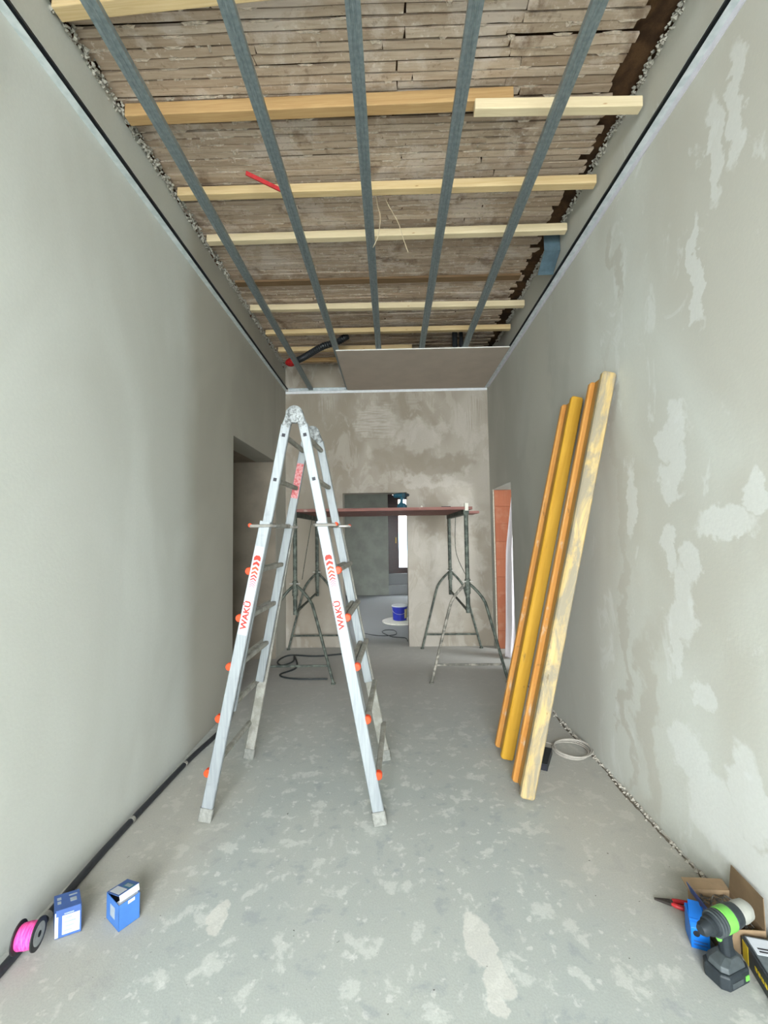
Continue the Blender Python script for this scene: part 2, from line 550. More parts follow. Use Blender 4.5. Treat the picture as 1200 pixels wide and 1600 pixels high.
g = NG('plastic_sheet', 0.25, 0, 0.5)
g.color(srgb(236, 228, 232))
g.b.inputs['Sheen Weight'].default_value = 0.2
M['plastic_sheet'] = g.mat
rows = []
for i in range(26):
    t_ = i / 25
    zz = 2.02 - t_ * 2.0
    xl_ = 1.535 - 0.055 * min(1, t_ * 3) - 0.065 * t_ - 0.02 * t_ ** 4
    row = []
    for j in range(19):
        s_ = j / 18
        x = xl_ + s_ * (1.64 - xl_)
        y = 5.33 + 0.035 * math.sin(s_ * 13 + t_ * 1.5) * (.4 + .6 * t_) + 0.05 * t_ * math.sin(t_ * 5 + s_ * 3)
        row.append((x, y, zz))
    rows.append(row)
tag(MB().sheet(rows).build('plastic_sheet', 'plastic_sheet', None, True, solid=0.002), 'milky plastic dust sheet hanging in the brick doorway', 'plastic sheet')

# ------------------------------------------------------------------ old lath ceiling
g = NG('lath_wood', 0.9, 0, 0.15)
rn = g.n('ShaderNodeObjectInfo')
c = g.mix(rn.outputs['Random'], srgb(178, 158, 138), srgb(204, 187, 168))
ns = g.noise(1.0, 6, 0.6, 0.3, g.scaled((5, 60, 5)))
c = g.mix(g.ramp(ns, 0.35, 0.7, 0, 0.6), c, srgb(160, 138, 118))
npl = g.noise(2.6, 7, 0.72, 0.3)
c = g.mix(g.ramp(npl, 0.52, 0.62, 0, 0.55), c, srgb(218, 206, 196))
nsp = g.noise(26.0, 5, 0.65, 0.2)
c = g.mix(g.ramp(nsp, 0.60, 0.68, 0, 0.6), c, srgb(226, 216, 206))
c = g.mix(g.ramp(nsp, 0.40, 0.32, 0, 0.5), c, srgb(136, 114, 96))
nst = g.noise(3.1, 6, 0.66, 0.2, g.scaled((1, 1, 1), (5, 2, 1)))
c = g.mix(g.ramp(nst, 0.56, 0.68, 0, 0.7), c, srgb(122, 100, 84))
g.color(c)
g.bump(g.math('ADD', ns, npl), 0.4, 0.006)
M['lath_wood'] = g.mat
rl = random.Random(11)
lath_meshes = []
for k in range(8):
    lo, hi = [], []
    for j in range(7):
        x = -0.5 + j / 6
        lo.append((x + rl.uniform(-.006, .006), -0.0198 + rl.uniform(-.0025, .003)))
        hi.append((x + rl.uniform(-.006, .006), 0.0198 + rl.uniform(-.003, .0025)))
    poly = lo + hi[::-1]
    lath_meshes.append(MB().prism(poly, 2, 0.0, 0.016).mesh('lath'))
    lath_meshes[-1].materials.append(M['lath_wood'])
y = 1.30
n_lath = 0
def right_end(y):
    e = 1.285 + 0.02 * math.sin(y * 2.1 + 1.0) + 0.02 * math.sin(y * 5.3)
    if 3.1 < y < 4.2:
        e -= 0.03
    return e
while y < 5.86:
    cuts = []
    for q in (-0.72, 0.06, 0.70):
        if rl.random() < 0.45:
            cuts.append(q + rl.uniform(-.10, .10))
    xs = [XL - 0.03 + rl.uniform(0, .05)] + cuts + [right_end(y) + rl.uniform(-.035, .045)]
    dy = rl.uniform(-.002, .002)
    for a, b in zip(xs[:-1], xs[1:]):
        o = bpy.data.objects.new('lath', lath_meshes[rl.randrange(8)])
        COL.objects.link(o)
        o.parent = ceil
        o.location = ((a + b) / 2, y + dy + rl.uniform(-.0025, .0025), 4.022 + rl.uniform(-.005, .006))
        o.scale = (b - a - 0.004, rl.uniform(0.90, 1.0), 1)
        o.rotation_euler = (rl.uniform(-.06, .06), rl.uniform(-.004, .004), rl.uniform(-.004, .004))
        n_lath += 1
    y += 0.0475
# plaster keys squeezed between the laths, beyond counting
simple('plaster_edge_grey', (182, 178, 168), 0.95, 0, 0.15, 0.15, 60, 0.3, False)
simple('plaster_lump', (200, 186, 170), 0.95, 0, 0.15, 0.12, 60, 0.3, False)
mb = MB()
for i in range(1500):
    y = 1.30 + 0.02375 + 0.0475 * rl.randrange(96) + rl.uniform(-.002, .002)
    x = rl.uniform(XL, 1.2)
    if math.sin(x * 3.1 + y * 2.3) + math.sin(x * 1.3 - y * 4.1) < rl.uniform(-2.4, 1.0):
        continue
    lx = rl.uniform(.012, .07)
    wy = rl.uniform(.004, .0085)
    dz = rl.uniform(-.004, .004)
    if rl.random() < .12:
        lx, wy, dz = rl.uniform(.008, .02), rl.uniform(.009, .016), -.006
    vs = [(x - lx, y + rl.uniform(-.002, .002), 4.030), (x - lx * .6, y - wy, 4.021 + dz), (x + lx * .6, y - wy, 4.021 + dz), (x + lx, y + rl.uniform(-.002, .002), 4.030), (x + lx * .6, y + wy, 4.021 + dz), (x - lx * .6, y + wy, 4.021 + dz),
          (x, y, 4.018 + dz), (x, y, 4.036)]
    mb.add(vs, [(0, 1, 6), (1, 2, 6), (2, 3, 6), (3, 4, 6), (4, 5, 6), (5, 0, 6), (1, 0, 7), (2, 1, 7), (3, 2, 7), (4, 3, 7), (5, 4, 7), (0, 5, 7)])
o = mb.build('plaster_keys', 'plaster_lump', ceil)
o['kind'] = 'stuff'
# crumbled plaster along both ceiling edges
for side, x0, z0, num, wall_o in ((-1, XL, 3.99, 1500, wl), (1, XR, 4.03, 1200, wr)):
    mb = MB()
    for i in range(num):
        y = rl.uniform(1.2, 5.85)
        s = rl.uniform(.004, .014)
        x = x0 - side * rl.uniform(0.0, .035 if side < 0 else .02)
        zz = z0 + rl.uniform(-.035, .02)
        pts = [Vector((s * rl.uniform(.5, 1), 0, 0)), Vector((0, s * rl.uniform(.7, 1.5), 0)), Vector((-s, 0, 0)), Vector((0, -s, 0)), Vector((0, 0, -s * .8)), Vector((0, 0, s))]
        mb.add([p + Vector((x, y, zz)) for p in pts], [(0, 1, 4), (1, 2, 4), (2, 3, 4), (3, 0, 4), (1, 0, 5), (2, 1, 5), (3, 2, 5), (0, 3, 5)])
    o = mb.build('plaster_crumbs', 'plaster_edge_grey', wall_o)
    o['kind'] = 'stuff'

# ------------------------------------------------------------------ timber battens
def wood(name, a, b, knot):
    g = NG(name, 0.65, 0, 0.3)
    g.P(True)
    gr = g.noise(1.0, 5, 0.6, 1.5, g.scaled((2.2, 60, 60)))
    kn = g.noise(3.0, 2, 0.5, 0.0, g.scaled((2.2, 6, 6)))
    c = g.mix(g.ramp(gr, 0.3, 0.7), srgb(*a), srgb(*b))
    c = g.mix(g.ramp(kn, 0.73, 0.80, 0, 0.8), c, srgb(*knot))
    g.color(c)
    g.bump(gr, 0.1, 0.002)
    M[name] = g.mat
wood('pine', (206, 178, 130), (220, 196, 152), (150, 104, 60))
wood('pine_dark', (178, 142, 96), (196, 162, 114), (130, 86, 46))
wood('pine_pale', (216, 198, 160), (228, 212, 178), (170, 120, 76))
wood('board_old', (112, 88, 62), (138, 112, 84), (80, 60, 40))
def solo_batten(a, b, w, h, mat, label):
    a, b = Vector(a), Vector(b)
    d = b - a
    L = d.length / 2
    o = MB().box((0, w / 2, h / 2), (2 * L, w, h)).build('timber_batten', mat, None, bevel=0.004)
    o.location = (a + b) / 2
    o.rotation_mode = 'QUATERNION'
    o.rotation_quaternion = Vector((1, 0, 0)).rotation_difference(d.normalized())
    return tag(o, label, 'batten', 'timber battens under the old ceiling')
solo_batten((-1.475, 1.70, 3.935), (1.30, 1.50, 3.86), .06, .074, 'pine', 'pine batten nearest the camera, cut off by the top of the photo')
solo_batten((-1.46, 2.185, 3.935), (0.70, 2.150, 3.924), .06, .075, 'pine_dark', 'long golden pine batten with a stepped overlapping joint at its right end')
solo_batten((0.485, 2.135, 3.860), (1.375, 2.125, 3.835), .05, .06, 'pine_pale', 'short pale batten overlapping the golden one near the right wall')
solo_batten((-1.46, 2.755, 3.955), (1.38, 2.635, 3.855), .055, .060, 'pine', 'pine batten with the red strip hanging from it')
solo_batten((-1.46, 3.215, 3.955), (1.385, 3.10, 3.885), .055, .060, 'pine_pale', 'pale pine batten just in front of the blue-grey metal bracket')
solo_batten((-1.46, 4.25, 3.955), (1.39, 4.14, 3.875), .055, .060, 'pine_pale', 'third pine batten counted from the end wall, spanning wall to wall')
solo_batten((-1.46, 4.79, 3.96), (1.39, 4.64, 3.885), .055, .055, 'pine', 'pine batten just above the front edge of the plasterboard')
solo_batten((-1.43, 5.24, 3.95), (0.3, 5.2, 3.93), .05, .06, 'pine', 'batten passing behind the black corrugated hose')
solo_batten((-1.2, 5.58, 3.96), (0.3, 5.56, 3.94), .05, .05, 'pine_dark', 'last batten before the end wall, above the hose')
o = MB().box((0, 0, 0), (2.72, .075, .02)).build('ceiling_board', 'board_old')
o.location = (-0.1, 3.87, 4.008)
tag(o, 'old grey-brown board nailed flat under the laths between two battens', 'board')

# ------------------------------------------------------------------ metal profiles
g = NG('galvanised', 0.42, 0.55, 0.4)
g.P(True)
nz = g.noise(50, 4)
g.color(g.mix(g.ramp(nz, 0.3, 0.7), srgb(122, 134, 138), srgb(140, 152, 155)))
M['galvanised'] = g.mat
g = NG('galvanised_bright', 0.4, 0.25, 0.5)
g.P(True)
nz = g.noise(20, 4)
g.color(g.mix(g.ramp(nz, 0.3, 0.7), srgb(196, 206, 208), srgb(222, 228, 230)))
M['galvanised_bright'] = g.mat
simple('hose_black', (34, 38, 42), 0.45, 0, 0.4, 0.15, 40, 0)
simple('tape_lilac', (206, 204, 212), 0.8, 0, 0.3, 0.03, 20, 0)
simple('strip_white', (232, 234, 236), 0.7, 0, 0.3, 0.03, 20, 0)
PZ = 3.654
def c_profile(x0, x1, y0, y1, label):
    o = thing('ceiling_profile', label, 'metal profile', (x0, y0, PZ), 0, 'steel profiles of the new ceiling grid')
    L = y1 - y0
    dx = x1 - x0
    # section: ribbed bottom web, two sides, two lips
    sec = [(-.019, .027), (-.0305, .027), (-.030, .0), (-.014, .0), (-.011, .0035), (-.006, .0035), (-.003, .0), (.003, .0), (.006, .0035), (.011, .0035), (.014, .0), (.030, .0), (.0305, .027), (.019, .027)]
    rows = [[(px, 0, pz) for px, pz in sec], [(px + dx, L, pz) for px, pz in sec]]
    MB().sheet(rows).build('profile', 'galvanised', o, solid=0.0012)
    return o
c_profile(-1.15, -1.125, -0.5, 5.86, 'leftmost grey ceiling profile, running above the black hose')
c_profile(-0.63, -0.585, -0.5, 5.86, 'second grey ceiling profile from the left wall, along the plasterboard edge')
c_profile(-0.125, -0.112, -0.5, 5.86, 'middle grey ceiling profile with ribbed underside')
c_profile(0.36, 0.375, -0.5, 5.86, 'second grey ceiling profile from the right wall')
c_profile(0.85, 0.86, -0.5, 5.86, 'rightmost grey ceiling profile, nearest the metal bracket')

def u_channel(name, label, y0, y1, xw, side):
    """wall channel; opens to the room, side = +1 when the room lies at +x"""
    o = thing(name, label, 'metal profile', (xw, y0, PZ - 0.006))
    L = y1 - y0
    s = side
    sec = [(s * .040, 0), (s * .001, 0), (s * .001, .040), (s * .040, .040)]
    MB().sheet([[(a, 0, b) for a, b in sec], [(a, L, b) for a, b in sec]]).build('channel', 'galvanised_bright', o, solid=0.0012)
    MB().span((s * .004, 0, .026), (s * .0395, L, .0385)).build('shade_strip', 'hose_black', o)  # black strip added to paint the shaded inside of the channel
    return o
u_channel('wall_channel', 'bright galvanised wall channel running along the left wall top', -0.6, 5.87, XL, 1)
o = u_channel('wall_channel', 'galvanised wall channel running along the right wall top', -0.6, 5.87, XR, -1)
MB().span((-.006, 0, -.032), (-.001, 6.4, -.001)).build('sealing_tape', 'tape_lilac', o)
o = thing('wall_channel', 'white edged ceiling channel across the end wall', 'metal profile', (0, YB, PZ - 0.006))
sec = [(-.028, 0), (-.001, 0), (-.001, .040), (-.028, .040)]
MB().sheet([[(XL + .04, a, b) for a, b in sec], [(XR - .04, a, b) for a, b in sec]]).build('channel', 'galvanised_bright', o, solid=0.0012)
MB().span((XL + .002, -.008, -.036), (XR - .002, -.001, -.001)).build('edge_strip', 'strip_white', o)

# plasterboard sheet already fixed at the far end
simple('board_grey', (184, 172, 160), 0.85, 0, 0.2, 0.03, 4, 0.02)
simple('board_core', (232, 230, 224), 0.9, 0, 0.2, 0.03, 40, 0)
o = thing('plasterboard', 'single grey plasterboard sheet fixed under the grid by the end wall', 'plasterboard', (0, 4.575, PZ - .0135))
MB().span((-.598, .002, 0), (1.355, 1.285, .0125)).build('face', 'board_grey', o)
MB().span((-.598, 0, .0008), (1.355, .0018, .0118)).build('cut_edge', 'board_core', o)

# ------------------------------------------------------------------ bits hanging in the ceiling
simple('red_plastic', (190, 42, 46), 0.5, 0, 0.4, 0.08, 40, 0)
o = MB().box((0, 0, 0), (.235, .014, .024)).build('red_strip', 'red_plastic', None, bevel=0.002)
o.location = (-0.80, 2.60, 3.895)
o.rotation_euler = (0.3, 0.10, math.radians(30))
tag(o, 'red plastic strip dangling below a pine batten', 'strip')
simple('wire_pale', (196, 178, 150), 0.6, 0, 0.3, 0.05, 30, 0)
tag(MB().tube(smooth_path([(-.07, 2.80, 4.0), (-.065, 2.82, 3.90), (-.045, 2.80, 3.80), (-.06, 2.82, 3.68), (-.10, 2.84, 3.60)]), .0028, 6).build('cable', 'wire_pale', None, True), 'thin pale cable hanging beside the middle profile', 'cable')
tag(MB().tube(smooth_path([(-.04, 2.80, 4.0), (.02, 2.82, 3.88), (.08, 2.84, 3.78), (.12, 2.86, 3.66), (.15, 2.86, 3.57)]), .0028, 6).build('cable', 'wire_pale', None, True), 'thin pale cable hanging in a curve right of the middle profile', 'cable')
simple('bracket_blue', (96, 118, 130), 0.4, 0.3, 0.4, 0.1, 15, 0.05)
rows = [[(x, y_, z_) for x in (-.01, .118)] for y_, z_ in ((0, .27), (0, .25), (-.008, .235), (-.008, .10), (.02, .085), (.13, .02), (.15, 0))]
o = MB().sheet(rows).build('metal_bracket', 'bracket_blue', None, False, solid=0.003)
o.location = (1.275, 3.27, 3.735)
tag(o, 'blue-grey folded sheet metal bracket against the right wall under the ceiling', 'bracket')
simple('red_fuzz', (176, 28, 30), 0.7, 0, 0.3, 0.2, 60, 0.4)
path = smooth_path([(-.50, 4.94, 3.99), (-.62, 4.90, 3.90), (-.80, 4.95, 3.87), (-.97, 5.08, 3.85), (-1.10, 5.18, 3.83), (-1.20, 5.22, 3.81)], 14)
o = thing('corrugated_hose', 'black corrugated hose with a red end hanging beside the plasterboard', 'hose', (-1.2, 5.22, 3.81))
mbh = MB().tube([p - Vector((-1.2, 5.22, 3.81)) for p in path], [.042 if i % 2 else .034 for i in range(len(path))], 14)
mbh.build('hose', 'hose_black', o, True)
MB().lathe((-.005, .002, 0), (-.9, .2, -.1), [(0, .03), (.02, .05), (.06, .055), (.10, .045), (.13, .02)], 16).build('red_cap', 'red_fuzz', o, True)
o = MB().tube([(0, 0, 0), (0, 0, .37)], .03, 12).build('black_pipe', 'hose_black', None, True)
o.location = (.80, 4.93, 3.70)
tag(o, 'short black pipe end above the plasterboard, left one of the pair', 'pipe')
o = MB().tube([(0, 0, 0), (0, 0, .37)], .022, 12).build('black_pipe', 'hose_black', None, True)
o.location = (.88, 4.95, 3.70)
tag(o, 'short black pipe end above the plasterboard, right one of the pair', 'pipe')

# ------------------------------------------------------------------ aluminium folding ladder
g = NG('aluminium', 0.5, 0.35, 0.5)
g.P(True)
st = g.noise(1.0, 4, 0.6, 0, g.scaled((80, 80, 4)))
bl = g.noise(14, 5, 0.6)
c = g.mix(g.ramp(st, 0.3, 0.7), srgb(140, 145, 148), srgb(156, 161, 163))
c = g.mix(g.ramp(bl, 0.55, 0.75, 0, 0.4), c, srgb(122, 127, 128))
g.color(c)
M['aluminium'] = g.mat
blotchy('aluminium_dusty', (140, 138, 129), (170, 168, 160), 12, 0.35, 0.65, 0.75, 0.15)
blotchy('hinge_cast', (92, 94, 94), (156, 160, 160), 45, 0.35, 0.6, 0.55, 0.3)
simple('ladder_orange', (228, 74, 34), 0.45, 0, 0.4, 0.06, 30, 0)
simple('plug_black', (38, 38, 46), 0.5, 0, 0.4, 0.05, 30, 0)
simple('sticker_white', (176, 178, 184), 0.5, 0, 0.4, 0.02, 30, 0)
simple('print_red', (206, 52, 38), 0.5, 0, 0.3, 0.03, 30, 0)
simple('print_orange', (216, 78, 44), 0.5, 0, 0.3, 0.03, 30, 0)
simple('print_mauve', (184, 110, 128), 0.5, 0, 0.3, 0.03, 30, 0)
blotchy('sticker_red', (206, 150, 150), (190, 84, 88), 70, 0.42, 0.58, 0.5)
simple('rubber_grey', (138, 138, 132), 0.8, 0, 0.3, 0.1, 60, 0.1)
simple('chrome', (190, 186, 180), 0.3, 0.7, 0.5, 0.05, 30, 0)

lad = thing('folding_ladder', 'aluminium telescopic folding ladder standing open as an A-frame', 'ladder', (-.56, 2.68, 0), -.033)
def uz(s, z):
    return s * (0.49 - 0.196 * z)
def vo(s, z):                     # outer stiles flare towards the feet
    return s * (0.322 - 0.033 * z)
DIR = {s: Vector((-s * 0.196, 0, 1)).normalized() for s in (-1, 1)}
VI = 0.236
def plate_on(stile_s, z, vface, pts, th=0.0008):
    """flat print on the camera-side face of a stile: pts are (across, along) from the point at height z"""
    d = DIR[stile_s]
    a = Vector((d.z, 0, -d.x))
    o = Vector((uz(stile_s, z), vface, z))
    n = len(pts)
    vs = [o + a * p + d * q for p, q in pts] + [o + a * p + d * q + Vector((0, th, 0)) for p, q in pts]
    fs = [(i, (i + 1) % n, n + (i + 1) % n, n + i) for i in range(n)] + [tuple(range(n)), tuple(range(2 * n - 1, n - 1, -1))]
    return MB().add(vs, fs)
for s in (-1, 1):
    for q in (-1, 1):
        # inner stile, hinge to its lower end
        inn = MB().beam((uz(s, 0.57), q * VI, 0.57), (uz(s, 2.235), q * VI, 2.235), .056, .025, ch=.004).build('inner_stile', 'aluminium', lad)
        out = MB().beam((uz(s, 0.055), vo(q, 0.055), 0.055), (uz(s, 1.66), vo(q, 1.66), 1.66), .064, .026, ch=.004).build('outer_stile', 'aluminium' if q < 0 else 'aluminium_dusty', lad)
        MB().beam((uz(s, 0.0) - s * .002, vo(q, 0), 0.006), (uz(s, 0.075), vo(q, 0.075), 0.075), .074, .036, ch=.006).build('rubber_foot', 'rubber_grey', lad)
        # locking clamp around both stiles
        zc = 1.635
        u0 = uz(s, zc)
        cl = MB().tube([(u0 + s * .075, q * (VI + .052), zc), (u0 + s * .085, q * (VI + .04), zc), (u0 + s * .085, q * (VI - .01), zc), (u0 + s * .07, q * (VI - .022), zc),
                        (u0 - s * .035, q * (VI - .022), zc), (u0 - s * .045, q * (VI - .01), zc), (u0 - s * .045, q * (VI + .04), zc), (u0 - s * .035, q * (VI + .052), zc), (u0 + s * .075, q * (VI + .052), zc)], .009, 8)
        cl = cl.build('locking_clamp', 'chrome', lad, True)
        MB().tube([(u0 + s * .082, q * (VI + .05), zc + .004), (u0 + s * .088, q * (VI + .042), zc + .004)], [.012, .009], 8).build('clamp_tip', 'ladder_orange', cl, True)
        # hinge
        hg = MB().lathe((0, q * VI - .017, 2.298), (0, 1, 0), [(0, .044), (.003, .052), (.031, .052), (.034, .044)], 22).build('hinge', 'hinge_cast', lad, True) if s < 0 else None
        d = DIR[s]
        MB().beam(Vector((uz(s, 2.225), q * VI, 2.225)), Vector((s * .022, q * VI, 2.305)), .052, .027, ch=.006).build('hinge_arm', 'hinge_cast', lad)
        if q < 0:
            for r_, (aa, bb) in enumerate(((-.016, .0), (.016, .004), (-.016, -.024), (.016, -.02), (-.016, -.048), (.0, -.05))):
                p = Vector((uz(s, 2.215), -VI - .0125, 2.215)) + Vector((d.z, 0, -d.x)) * aa + d * bb
                MB().lathe(p + Vector((0, .001, 0)), (0, -1, 0), [(0, .0035), (.002, .003)], 8).build('rivet', 'rubber_grey', inn)
    # rungs
    for zr in (2.172, 1.908, 1.64, 1.374, 1.107, 0.835):
        u0 = uz(s, zr)
        MB().beam((u0, -VI + .0, zr), (u0, VI, zr), .03, .028, side=(0, 0, 1), ch=.006).build('rung', 'aluminium_dusty', lad)
        if zr > 1.8:
            d = DIR[s]
            MB().beam((u0, -VI - .0145, zr), (u0, -VI - .012, zr), .02, .02, side=d).build('rung_plug', 'plug_black', lad)
    for zr in (1.374, 1.107, 0.835, 0.55, 0.256):
        u0 = uz(s, zr) + s * .036
        MB().beam((u0, vo(-1, zr), zr), (u0, vo(1, zr), zr), .032, .028, side=(0, 0, 1), ch=.006).build('rung', 'aluminium_dusty', lad)
        MB().lathe((u0 + s * .002, vo(-1, zr) - .012, zr), (0, 1, 0), [(0, .018), (.004, .022), (.03, .022), (.034, .018)], 12).build('lock_knob', 'ladder_orange', lad, True)
    # printed label on the camera-side face of the outer stile
    def vf(z, e=0.0):
        return vo(-1, z) - .0135 - e
    zs = 1.27
    # the stile flares, so the print follows it in short pieces
    def printed(z, pts, mat, name, par=None, e=0.0006):
        me = MB()
        d = DIR[s]
        a = Vector((d.z, 0, -d.x))
        o = Vector((uz(s, z), 0, z))
        n = len(pts)
        fr, bk = [], []
        for p, q in pts:
            w_ = o + a * p + d * q
            fr.append(Vector((w_.x, vo(-1, w_.z) - .0135 - e, w_.z)))
            bk.append(Vector((w_.x, vo(-1, w_.z) - .0129, w_.z)))
        fs = [(i, (i + 1) % n, n + (i + 1) % n, n + i) for i in range(n)] + [tuple(range(n)), tuple(range(2 * n - 1, n - 1, -1))]
        return me.add(fr + bk, fs).build(name, mat, par or lad)
    stk = printed(1.27, [(-.027, -.26), (.027, -.26), (.027, .25), (-.027, .25)], 'sticker_white', 'sticker')
    zc = 0.185
    gap, th = .034, .020
    for k in range(9):
        hw = .020 - .0006 * k
        pk = .012
        if k == 0:
            pts = [(-hw, -th), (0, -th + pk * .6), (hw, -th), (hw, 0), (hw * .5, pk), (-hw * .5, pk), (-hw, 0)]
        else:
            pts = [(-hw, -th), (0, -th + pk), (hw, -th), (hw, 0), (0, pk), (-hw, 0)]
        printed(1.27, [(p, q + zc) for p, q in pts], ('print_red', 'print_red', 'print_orange', 'print_orange', 'print_red', 'print_red', 'print_mauve', 'print_mauve', 'print_mauve')[k], 'chevron', stk, 0.0014)
        zc -= gap
        gap *= .86
        th *= .82
    me = text_mesh('WAKÜ', 0.047)
    d = DIR[s]
    rot = Matrix((d, Vector((-d.z, 0, d.x)), Vector((0, -1, 0)))).transposed()
    zt = 1.125
    for v_ in me.vertices:
        w_ = rot @ (Vector((v_.co.x * 1.12, v_.co.y, v_.co.z))) + Vector((uz(s, zt), 0, zt))
        v_.co = Vector((w_.x, w_.y + vo(-1, w_.z) - .0149, w_.z))
    me.materials.append(M['print_red'])
    o = bpy.data.objects.new('lettering', me)
    COL.objects.link(o)
    o.parent = stk
# red safety sticker on the inside of the far left stile
z0 = 1.96
d = DIR[-1]
a = Vector((d.z, 0, -d.x))
o_ = Vector((uz(-1, z0), VI - .0132, z0))
MB().add([o_ + a * p + d * q + Vector((0, e, 0)) for e in (0, .0006) for p, q in ((-.024, -.125), (.024, -.125), (.024, .125), (-.024, .125))],
         [(0, 1, 2, 3), (7, 6, 5, 4), (0, 4, 5, 1), (1, 5, 6, 2), (2, 6, 7, 3), (3, 7, 4, 0)]).build('safety_sticker', 'sticker_red', lad)

# ------------------------------------------------------------------ steel trestles and planks
blotchy('trestle_paint', (70, 76, 70), (112, 118, 108), 18, 0.4, 0.62, 0.6, 0.2, fine=60)
blotchy('trestle_splashed', (108, 106, 98), (170, 164, 152), 14, 0.42, 0.60, 0.8, 0.0, fine=60)
def trestle(cx, label, splash):
    t = thing('steel_trestle', label, 'trestle', (cx, 5.13, 0), 0, 'steel trestles carrying the planks')
    for q in (-1, 1):
        v = q * .66
        tone = splash if q < 0 else 'trestle_paint'
        MB().tube([(0, v, .73), (0, v, 1.775)], .023, 12).build('post', 'trestle_paint', t, True)
        cap = MB().lathe((0, v, .93), (0, 0, 1), [(0, .028), (.0, .031), (.15, .031), (.155, .028)], 12).build('collar', 'trestle_paint', t, True)
        MB().tube([(-.055, v - .02, 1.06), (.055, v - .02, 1.06)], .006, 6).build('locking_pin', 'chrome', cap, True)
        for s in (-1, 1):
            path = smooth_path([(s * .022, v, 1.03), (s * .085, v, .97), (s * .165, v, .865), (s * .215, v, .72), (s * .40, v, .012)], 5)
            lg = MB().tube(path, .0155, 9).build('leg', tone if s < 0 else 'trestle_paint', t, True)
            MB().lathe((s * .402, v, 0), (0, 0, 1), [(0, .026), (.012, .026), (.016, .016)], 10).build('foot', tone, lg, True)
        MB().tube([(-.352, v, .19), (.352, v, .19)], .012, 8).build('cross_bar', tone, t, True)
    MB().span((-.028, -.69, 1.772), (.028, .69, 1.822)).build('head_beam', 'trestle_paint', t)
    MB().tube([(0, -.66, .745), (0, .66, .78)], .014, 8).build('tie_bar', 'trestle_paint', t, True)
    MB().tube(smooth_path([(.02, .2, 1.775), (-.015, .0, 1.35), (.03, -.45, 1.08)], 6), .004, 6).build('chain', 'trestle_paint', t, True)
    return t
trestle(.80, 'grey-green steel trestle with bent legs beside the brick doorway', 'trestle_splashed')
trestle(-1.04, 'dark steel trestle with bent legs behind the folding ladder', 'trestle_paint')
def plank_mat(name, a, b):
    g = NG(name, 0.8, 0, 0.25)
    g.P(True)
    gr = g.noise(1.0, 5, 0.6, 0.6, g.scaled((1.5, 25, 25)))
    bl = g.noise(6, 5)
    c = g.mix(g.ramp(gr, 0.3, 0.7), srgb(*a), srgb(*b))
    c = g.mix(g.ramp(bl, 0.58, 0.7, 0, 0.5), c, srgb(190, 172, 164))
    g.color(c)
    M[name] = g.mat
plank_mat('plank_red', (124, 84, 78), (146, 104, 96))
for y0, x0, x1, dz, lab in ((4.43, -1.10, .865, 0, 'reddish shuttering plank at the front edge of the trestle platform'),
                            (4.89, -1.08, .84, .001, 'reddish shuttering plank in the middle of the trestle platform'),
                            (5.35, -1.12, 1.13, 0, 'reddish shuttering plank at the back of the platform, longest end at right')):
    o = MB().box((0, 0, .016), (x1 - x0, .445, .032)).build('scaffold_plank', 'plank_red', None, bevel=.003)
    o.location = ((x0 + x1) / 2, y0 + .225, 1.8225)
    tag(o, lab, 'plank', 'planks on the trestles')
simple('offcut_white', (222, 218, 206), 0.8, 0, 0.3, 0.05, 30, 0)
o = MB().span((-.018, -.02, 0), (.018, .025, .035)).span((-.018, -.025, -.045), (.018, -.02, .035)).build('clip', 'offcut_white', None)
o.location = (.80, 4.44, 1.8555)
tag(o, 'white plastic clip over the plank edge above the right trestle', 'clip')
o = MB().span((-.05, -.01, 0), (.05, .02, .012)).build('dark_offcut', 'plug_black', None)
o.location = (.60, 4.55, 1.8555)
tag(o, 'small dark offcut lying on the front plank', 'offcut')
o = MB().lathe((0, 0, 0), (0, 0, 1), [(0, .012), (.012, .014), (.02, .006)], 8).build('plaster_crumb', 'offcut_white', None, True)
o.location = (.33, 4.50, 1.8555)
tag(o, 'small white plaster crumb on the front plank', 'crumb')

